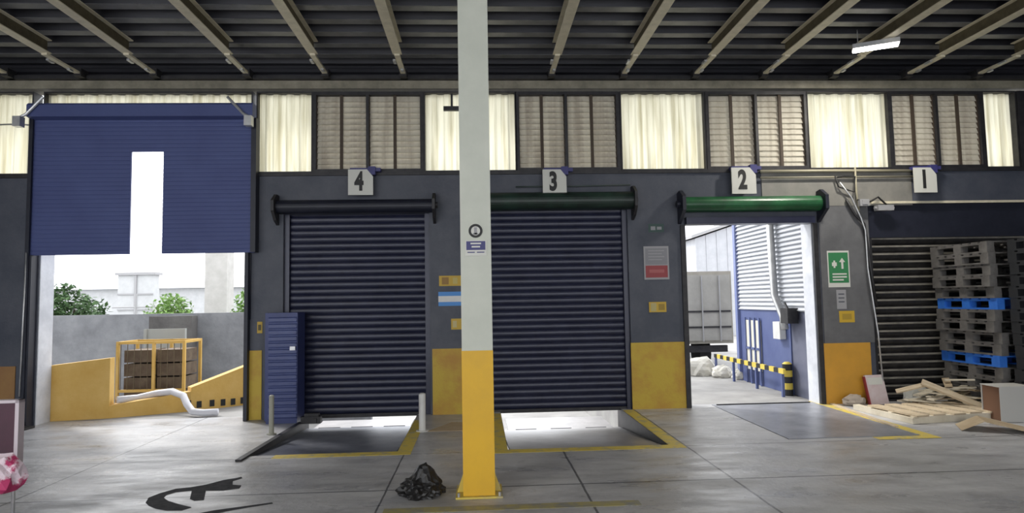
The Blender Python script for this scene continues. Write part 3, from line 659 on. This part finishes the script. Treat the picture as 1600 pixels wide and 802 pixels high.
# pink placard leaning on the orange pillar
g = G(1368, 632); pl = root('placard', (g.x+.03, g.y-.05, .004), .15); pl.rotation_euler = (math.radians(-14), 0, math.radians(8)); tag(pl, 'pinkish white board leaning upright against the orange pillar', 'board')
MB().box(-.15, .15, -.015, .015, 0, .42).build('board', PAPERP, pl); MB().box(-.17, -.15, -.02, .02, 0, .40).build('edge', RED, pl); MB().box(-.12, .12, -.018, -.015, .28, .38).build('pale_patch', SIGNW, pl)
def crumple(name, loc, size, M, label, cat, seed, amp=.35, sub=3, peak=None, fr=2.2):
    b = bmesh.new(); bmesh.ops.create_icosphere(b, subdivisions=sub, radius=1)
    for v in b.verts:
        n_ = noise.noise(v.co*fr + Vector((seed, 0, 0))) + .5*noise.noise(v.co*fr*2.7 + Vector((0, seed, 0)))
        v.co *= 1 + amp*n_
        if peak: v.co.z += peak*max(0, 1-((v.co.x-.25)**2+v.co.y**2)*2.2)
        v.co = Vector((v.co.x*size[0], v.co.y*size[1], max(v.co.z, -.55)*size[2]))
    mz = min(v.co.z for v in b.verts)
    for v in b.verts: v.co.z -= mz
    me = bpy.data.meshes.new(name); b.to_mesh(me); b.free(); me.materials.append(M); o = bpy.data.objects.new(name, me); C.objects.link(o); o.location = loc
    return tag(o, label, cat)
g = G(1335, 634); crumple('crumpled_paper', (g.x, g.y, .002), (.16, .10, .10), mat('paper_beige', (.42, .36, .30), .8), 'crumpled beige paper at the foot of the orange pillar', 'rubbish', 3)
g = G(1310, 628); crumple('rag', (g.x, g.y, .002), (.14, .08, .05), BAG, 'dark rag at the foot of the orange pillar beside the paper', 'rubbish', 8)
g = G(1400, 625); crumple('wrapping', (g.x, min(g.y, 8.9), .002), (.22, .12, .16), mat('grey_wrap', (.40, .40, .37), .6), 'pale crumpled wrapping between the pinkish board and the planks', 'rubbish', 5)
# black bag by the column
g = G(656, 783); crumple('black_bag', (g.x, g.y+.12, .001), (.17, .13, .11), BAG, 'crumpled black plastic bag on the floor left of the column', 'bag', 12, .34, 4, .95, 2.4)
g = G(698, 668); o = MB().prism([(-.32, -.25), (.30, -.30), (.34, .22), (-.05, .30)], 0, .006).build('cardboard_flat', CARD); o.location = (g.x+.1, g.y, .0025); tag(o, 'flattened cardboard piece at the foot of the yellow pillar behind the column', 'cardboard')

# ------------------------------------------------------------------ chair and bundle cut off at the left edge
ch = root('chair', (at(-28, 700, 4.6).x-.085, 4.75, 0), math.radians(3)); tag(ch, 'maroon chair with pale edging, cut off by the left edge', 'chair')
zt = at(10, 630, 4.6).z; rx = at(26, 660, 4.6).x - at(-28, 700, 4.6).x
MB().box(-.24, rx-.02, -.02, .03, .40, zt-.02).build('backrest', MAROON, ch)
b = MB(); b.box(rx-.02, rx+.005, -.03, .035, .36, zt); b.box(-.26, -.24, -.03, .035, .36, zt); b.box(-.26, rx+.005, -.03, .035, zt-.02, zt); b.build('back_frame', mat('pale_edging', (.55, .48, .52), .5), ch)
MB().box(-.25, rx, -.48, -.03, .36, .41).build('seat', MAROON, ch)
for x, y in ((-.23, -.45), (rx-.03, -.45), (-.23, 0), (rx-.03, 0)): MB().tube([(x, y, 0.001), (x, y, .36)], .013, 8).build('leg', GALV, ch)
p = at(-4, 728, 4.25); crumple('cloth_bundle', (p.x-.11, 4.42, .411), (.14, .12, .15), PINK, 'pink and white patterned cloth bundle on the maroon chair', 'cloth', 4, .3, 3)
p = at(-8, 750, 4.1); crumple('magenta_cloth', (p.x-.10, 4.12, .002), (.13, .12, .24), mat('magenta_cloth', (.30, .02, .09), .7, 0, (.5, .1, .2), 9), 'magenta cloth heaped below the patterned bundle at the left edge', 'cloth', 9, .3, 3)
g = G(30, 672); o = MB().box(-.2, .12, -.1, .1, 0, .03).box(-.16, .0, -.06, .06, .03, .07).build('door_stop', BLACKISH); o.location = (g.x, g.y+.02, .001); tag(o, 'dark flat block on the floor at the left jamb of the open bay', 'block')

# ------------------------------------------------------------------ outside
yg = MB().box(-40, 40, D+T, 80, -1.2, -1.1); struct(yg.build('ground', YARD))
A5 = MB().prism([(-11.5, D+T), (X5b+.3, D+T), (X5b+.3, 11.4), (X(60, 640, 9.6), 9.9), (-11.5, 9.9)], -1.1, -.002, 'z'); struct(A5.build('ramp_left', YARD))
A2 = MB().prism([(X2a-.4, D+T), (5.6, D+T), (9, 13.5), (16, 30), (2.0, 30), (X2a-.4, 12)], -1.1, -.003, 'z'); struct(A2.build('ramp_right', YARD))
# yellow kerb wall of the ramp
k0, k1, k2, k3 = G(76, 665), G(170, 654), G(298, 643), G(400, 631)
def vwall(b, a_, c_, h0, h1, th=.18, zb=-1.09):
    d = Vector((c_.x-a_.x, c_.y-a_.y, 0)).normalized(); n = Vector((-d.y, d.x, 0))*th
    A = [b.b.verts.new((p.x+o.x, p.y+o.y, z)) for p, h in ((a_, h0), (c_, h1)) for o in (Vector((0,0,0)), n) for z in (zb, h)]
    for f in ((0,1,3,2),(4,6,7,5),(0,4,5,1),(2,3,7,6),(0,2,6,4),(1,5,7,3)): b.b.faces.new([A[i] for i in f])
k0.y = D+T+.03; k0.x = X(74, 665, k0.y); k1.y = max(k1.y, D+T+.15); k2.y = max(k2.y, 9.75); k3.y = max(k3.y, 10.1)
kw = root('kerb_wall', (k0.x, k0.y, 0)); tag(kw, 'yellow painted low wall along the ramp outside the left bay', 'wall')
def hz_(px, py, Y): return at(px, py, Y).z
b = MB(); vwall(b, k0, k1, hz_(78, 572, k0.y), hz_(165, 560, k1.y)); o = b.build('high_section', YOUT, kw); o.location = -Vector(kw.location)
b = MB(); vwall(b, k1, k2, hz_(200, 634, k1.y), hz_(298, 612, k2.y)); o = b.build('low_section', YOUT, kw); o.location = -Vector(kw.location)
b = MB(); vwall(b, k2, k3, hz_(298, 606, k2.y), hz_(400, 566, k3.y)); o = b.build('sloping_section', YOUT, kw); o.location = -Vector(kw.location)
dd = (k3-k2).normalized(); nn = Vector((-dd.y, dd.x, 0))
for px, py in ((309, 631), (321, 632), (336, 630), (349, 629), (361, 628), (373, 626)):
    t_ = (at(px, py, (k2.y+k3.y)/2).x - k2.x)/(k3.x-k2.x); c_ = k2 + (k3-k2)*t_; zc_ = hz_(px, py, c_.y)
    Mx = Matrix.Translation((c_.x-kw.location.x, c_.y-kw.location.y, zc_)) @ Matrix.Rotation(math.atan2(dd.y, dd.x), 4, 'Z')
    MB().box(-.035, .035, -.006, .02, -.05, .05, Mx).build('drain_hole', INK, kw)
# hose
P = [G(172, 640), G(200, 640), G(240, 636), G(268, 632), G(286, 636), G(296, 642), G(300, 650)]
hp = [(k1.x+.05, k1.y+.1, hz_(200, 634, k1.y)+.07), (at(215, 620, 10).x, 10.0, hz_(215, 622, 10)), (at(245, 614, 10).x, 10.0, hz_(245, 615, 10)), (at(270, 611, 9.95).x, 9.93, hz_(270, 612, 9.93)), (at(288, 620, 9.85).x, 9.82, hz_(288, 619, 9.82)), (at(296, 632, 9.8).x, 9.72, hz_(296, 632, 9.72)), (at(301, 641, 9.6).x, 9.60, .07), (at(318, 644, 9.6).x, 9.57, .055), (at(345, 641, 9.7).x, 9.60, .055)]
o = MB().tube(hp, .05, 12).build('hose', mat('pale_hose', (.62, .62, .66), .5), smooth=True); tag(o, 'thick pale hose draped over the low yellow wall', 'hose')
# block wall behind, with a darker buttress and wire fence posts
zt = hz_(230, 491, 15)
struct(MB().box(-16, -2.5, 15, 15.2, -1.09, zt).build('wall_yard', BLOCK))
bt = MB().box(X(232, 540, 14.7), X(299, 540, 14.7), 14.7, 14.99, -1.09, hz_(280, 494, 14.7)).build('buttress', DBLOCK); tag(bt, 'dark buttress and shaded strip of the grey yard wall behind the yellow cage', 'wall')  # widened leftwards so its dark colour also paints the wall's shade there
cg = root('cage_trolley', (at(238, 570, 12.6).x, 12.9, -1.1)); tag(cg, 'yellow framed cage of brown crates outside the left bay', 'cage')
wx = (at(290, 560, 12.5).x-at(186, 560, 12.5).x)/2; hz0 = 1.1 + hz_(240, 533, 12.6); b0 = 1.1 + hz_(240, 612, 12.6)
b = MB()
for x in (-wx, 0.05, wx):
    for y in (-.35, .35): b.box(x-.025, x+.025, y-.025, y+.025, .0, hz0)
for y in (-.35, .35):
    for z in (b0, hz0-.05): b.box(-wx, wx, y-.02, y+.02, z, z+.05)
for x in (-wx, wx): b.box(x-.02, x+.02, -.35, .35, hz0-.05, hz0)
b.build('frame', YOUT, cg)
b = MB(); 
for k in range(10): x = -wx+.06+k*(2*wx-.12)/9; b.tube([(x, -.36, b0), (x, -.36, hz0-.05)], .007, 5)
b.build('bars', mat('rusty_bar', (.12, .09, .05), .7), cg)
CR = mat('brown_crate', (.09, .06, .04), .8, 0, (.16, .12, .08), 4)
for i in range(3):
    for j in range(2):
        MB().box(-wx+.08+j*wx, -wx+wx*.95+j*wx, -.28, .28, b0+.03+i*.26, b0+.26+i*.26).build('shelf_crate', CR, cg)
MB().box(-wx+.1, wx-.1, -.3, .3, .1, b0).build('load', CR, cg)
o = MB().box(-.4, .4, -.02, .02, -1.0, .4).box(-.42, -.36, -.04, .04, -1.55, .4).box(.36, .42, -.04, .04, -1.55, .4).build('grey_board', mat('grey_panel', (.34, .35, .33), .7)); o.location = (at(258, 530, 13.8).x, 13.8, hz_(258, 515, 13.8)-.4); tag(o, 'pale grey panel standing behind the yellow cage', 'panel')
o.location.z = -1.1+1.55
o.scale = (1, 1, (hz_(258, 514, 13.8)+1.1)/1.95); o.location.z = -1.1+1.55*o.scale.z
# far buildings seen through the left bay
fbd = root('concrete_pillar', (at(343, 440, 22).x, 22, -1.1)); tag(fbd, 'tall pale concrete pillar behind the grey yard wall', 'pillar')
MB().box(-.36, .36, -.3, .3, 0, 8).build('shaft', mat('pillar_concrete', (.40, .39, .37), .8, 0, (.48, .47, .45), 3), fbd)
wh = root('white_building', (at(212, 460, 30).x, 30, -1.1)); tag(wh, 'small white building with grid panes beyond the yard wall', 'building')
hw_ = (at(240, 460, 30).x-at(184, 460, 30).x)/2; hh_ = hz_(212, 430, 30)+1.1
MB().box(-hw_, hw_, 0, .5, 0, hh_).build('wall', PALEW, wh)
MB().box(-hw_-.1, hw_+.1, -.1, .6, hh_, hh_+.12).build('roof', SGREY, wh)
b = MB(); b.box(-.05, .05, -.06, 0, 0, hh_); b.box(-hw_, hw_, -.05, 0, hh_-.9, hh_-.84); b.box(-hw_, hw_, -.05, 0, hh_-1.6, hh_-1.54); b.build('glazing_bars', SGREY, wh)
# long low warehouse roof on the horizon, left
wr = root('warehouse', (-14, 50, -1.1)); tag(wr, 'long pale warehouse on the horizon beyond the left bay', 'building')
MB().box(-26, 3.5, 0, 8, 0, 4.1).build('wall', PALEW, wr); MB().prism([(-.5, 4.1), (9, 4.1), (4, 5.2)], -26.3, 3.8, 'x').build('roof', mat('pale_roof', (.50, .52, .55), .6), wr)
po = root('utility_pole', (at(213, 440, 26).x, 26, -1.1)); tag(po, 'thin utility pole beyond the yard wall, before the white building', 'pole')
MB().tube([(0, 0, 0), (0, 0, 3.2)], .05, 8).build('mast', SGREY, po); MB().tube([(-.9, 0, 2.7), (.9, 0, 2.7)], .03, 6).build('crossarm', SGREY, po)
def tree(x, y, zb, h, wdt, M, label, n, seed):
    rnd = random.Random(seed); r = root('tree', (x, y, zb)); tag(r, label, 'tree')
    b = MB(); b.tube([(0, 0, 0), (.05, 0, h*.35), (0, .05, h*.7)], [.09, .07, .03], 8)
    for k in range(7):
        a_ = rnd.uniform(0, 6.28); b.tube([(0, 0, h*rnd.uniform(.3, .5)), (math.cos(a_)*wdt*.6, math.sin(a_)*wdt*.4, h*rnd.uniform(.65, .9))], [.035, .012], 5)
    b.build('trunk', BARK, r)
    b = MB()
    for k in range(n):
        a_ = rnd.uniform(0, 6.28); e = rnd.uniform(-1, 1); rr = rnd.random()**.4
        lump = 1 + .3*math.sin(3*a_+seed)
        p = Vector((math.cos(a_)*math.sqrt(1-e*e)*wdt*rr*lump, math.sin(a_)*math.sqrt(1-e*e)*wdt*.7*rr, h*.66 + e*h*.34*rr))
        s_ = rnd.uniform(.05, .11); Mx = Matrix.Translation(p) @ Matrix.Rotation(rnd.uniform(0, 6.3), 4, (rnd.random()-.5, rnd.random()-.5, rnd.random()))
        vs_ = [b.b.verts.new(Mx @ Vector(q)) for q in ((-s_, 0, 0), (0, s_*.5, s_*.15), (s_, 0, 0), (0, -s_*.5, s_*.15))]; b.b.faces.new(vs_)
    b.build('foliage', M, r)
p = at(95, 470, 18); tree(p.x, 18, -1.1, hz_(95, 442, 18)+1.1, .75, LEAF, 'dark green tree behind the yard wall at its left end', 2600, 1)
p = at(140, 478, 19.8); tree(p.x, 19.8, -1.1, hz_(140, 462, 19.8)+1.1, .62, LEAF, 'lower dark green tree right of the tallest one behind the yard wall', 1600, 2)
p = at(268, 475, 24); tree(p.x, 24, -1.1, hz_(268, 458, 24)+1.1, .85, LEAFB, 'bright green round tree right of the white building', 2600, 3)
p = at(372, 460, 21); tree(p.x+.2, 21, -1.1, hz_(372, 450, 21)+1.1, .35, LEAFB, 'slim green tree right of the tall concrete pillar', 700, 4)

# ---- through bay 2
XA = G(1283, 634).x + .12; YA = XA/(X(1157, 500, 1.0))
an = root('blue_annex', (XA, D+T+.02, 0)); tag(an, 'blue and white outbuilding along the right side of the open bay 2', 'building')
la = -Vector(an.location); zbl = 1.33
o = MB().box(XA, XA+3, D+T+.03, YA, -.003, zbl).build('blue_base', BLUES, an); o.location = la
b = MB(); y_ = D+T+.03
z_ = zbl+.05
while z_ < 3.35: b.prism([(XA-.0, z_), (XA-.05, z_-.02), (XA-.045, z_-.035), (XA, z_+.06)], D+T+.03, YA-.02, 'y'); z_ += .075
o = b.build('louvre_slats', LOUVW, an); o.location = la
o = MB().box(XA+.002, XA+3, D+T+.03, YA, zbl, 3.5).build('upper_wall', CORRW, an); o.location = la
o = MB().box(XA-.02, XA+.0, YA-2.0, YA+.0, .0, zbl+.02).build('blue_cladding', BLUEW, an); o.location = la
o = MB().box(XA-.07, XA+.03, YA-.04, YA+.06, -.003, 3.55).build('corner_post', mat('blue_post', (.18, .22, .42), .5), an); o.location = la
wdw = MB()
ya, yb = G(1192, 602).y*0+ 12.45, 11.5
def yy(px): return XA/X(px, 500, 1.0)
y1_, y0_ = yy(1168)*1.0, yy(1190)*1.0
o = MB().box(XA-.04, XA-.02, y0_, y1_, .25, 1.15).build('window', mat('bright_pane', (.72, .70, .62), .4), an); o.location = la
b = MB(); 
for t_ in (0, .33, .66, 1): q_ = y0_+(y1_-y0_)*t_; b.box(XA-.06, XA-.04, q_-.02, q_+.02, .0, 1.2)
b.box(XA-.06, XA-.04, y0_, y1_, .62, .66); o = b.build('window_bars', BLUEW, an); o.location = la
# downpipe and meter box
dp = MB().tube([(XA-.12, yy(1208)-.25, 3.6), (XA-.12, yy(1212)-.25, 1.6), (XA-.12, yy(1226)-.2, 1.25), (XA-.12, yy(1228)-.2, 1.05)], .06, 12).build('downpipe', GALV, smooth=True); tag(dp, 'pale grey downpipe on the white louvred outbuilding', 'pipe')
o = MB().box(-.05, .05, -.12, .12, -.14, .14).build('meter_box', WHITE); o.location = (XA-.08, yy(1222)-.05, 1.02); tag(o, 'white meter box on the blue wall under the downpipe', 'box')
o = MB().box(-.10, .07, -.12, .12, -.12, .12).tube([(-.03, 0, .1), (-.03, .1, .2)], .02, 6).build('electric_motor', BLACKISH); o.location = (XA-.10, yy(1234)-.22, 1.27); tag(o, 'dark electric fitting on the blue wall beside the downpipe', 'fitting')
# guard rail and striped post
YB = mat('guard_yellow', (.68, .52, .08), .6)
gr = root('guard_rail', (XA-.25, 9.9, 0)); tag(gr, 'low yellow and black guard rail along the blue outbuilding', 'rail')
for k in range(9): (MB().box(-.02, .02, k*.33, k*.33+.165, .36, .44).build('yellow_section', YB, gr)); (MB().box(-.019, .019, k*.33+.165, k*.33+.33, .365, .435).build('black_section', INK, gr))
for y_ in (0.05, 1.0, 2.0, 2.9): MB().box(-.02, .02, y_, y_+.04, -.002, .36).build('upright', BLUEW, gr)
g = G(1232, 618); sp_ = root('striped_bollard', (g.x, g.y, -.002)); tag(sp_, 'yellow and black striped bollard outside bay 2', 'bollard')
for k in range(5): MB().tube([(0, 0, k*.10), (0, 0, k*.10+.10)], .075, 14).build('stripe', INK if k % 2 == 0 else YB, sp_)
MB().tube([(0, 0, .5), (0, 0, .53)], [.075, .04], 14).build('cap', YB, sp_)
# trailer
trl = root('trailer', (4.2, 14.2, -.003)); tag(trl, 'grey box trailer parked outside bay 2', 'trailer')
zt = hz_(1110, 424, 14.2); MB().box(-1.6, 1.5, 0, 6, .55, zt).build('body', CONT, trl)
CD = mat('trailer_door', (.27, .265, .245), .55, .1, (.34, .33, .31), 2.5)
for x in (-1.55, -.02): MB().box(x, x+1.48, -.03, 0, .62, zt-.08).build('door', CD, trl)
for x in (-1.2, -.5, .3, .8, 1.2): MB().tube([(x, -.05, .6), (x, -.05, zt-.1)], .016, 6).build('lock_rod', SGREY, trl)
for z_ in (.9, 1.25): MB().box(-1.5, 1.45, -.045, -.03, z_, z_+.04).build('cross_strip', BLACKISH, trl)
b = MB().box(-1.5, 1.4, .1, .2, .35, .5); b.build('bumper', BLACKISH, trl)
for x in (-1.2, .45, .95): 
    w_ = MB().tube([(x-.13, .6, .33), (x+.13, .6, .33)], .33, 20).build('wheel', RUBBER, trl); 
g = G(1128, 583); 
for k, (px, py, sz, lab) in enumerate(((1120, 587, .2, 'pale sack nearest the trailer wheels outside bay 2'), (1148, 590, .17, 'pale sack against the blue corner post outside bay 2'), (1086, 584, .3, 'pale bundle at the left jamb outside bay 2'))):
    g = G(px, py); crumple('sack', (g.x, g.y-.3, -.003), (sz, sz*.8, sz*.8), mat('sack_white_%d' % k, (.6, .58, .52), .8), lab, 'sack', 20+k, .25)
# white warehouse behind the trailer
wx_ = root('white_warehouse', (0, 26, -1.1)); tag(wx_, 'white clad warehouse with sloping roof behind the trailer', 'building')
xl_, xr_ = at(1087, 400, 26).x, 16.0; zl, zr = hz_(1087, 373, 26)+1.1, hz_(1150, 351, 26)+1.1
sl = (zr-zl)/(at(1150, 351, 26).x-xl_); zrr = zl+sl*(xr_-xl_)
MB().prism([(xl_, 0), (xr_, 0), (xr_, zrr), (xl_, zl)], 0, 10, 'y').build('wall', CORRW, wx_)
b = MB(); x_ = xl_
while x_ < xr_: b.box(x_, x_+.06, -.03, 0, 0, zl+sl*(x_-xl_)); x_ += .45
b.build('cladding_ribs', CORRW, wx_)
MB().prism([(xl_-.2, zl), (xr_, zrr+.06), (xr_, zrr+.2), (xl_-.2, zl+.12)], -.2, 10, 'y').build('roof_edge', SGREY, wx_)
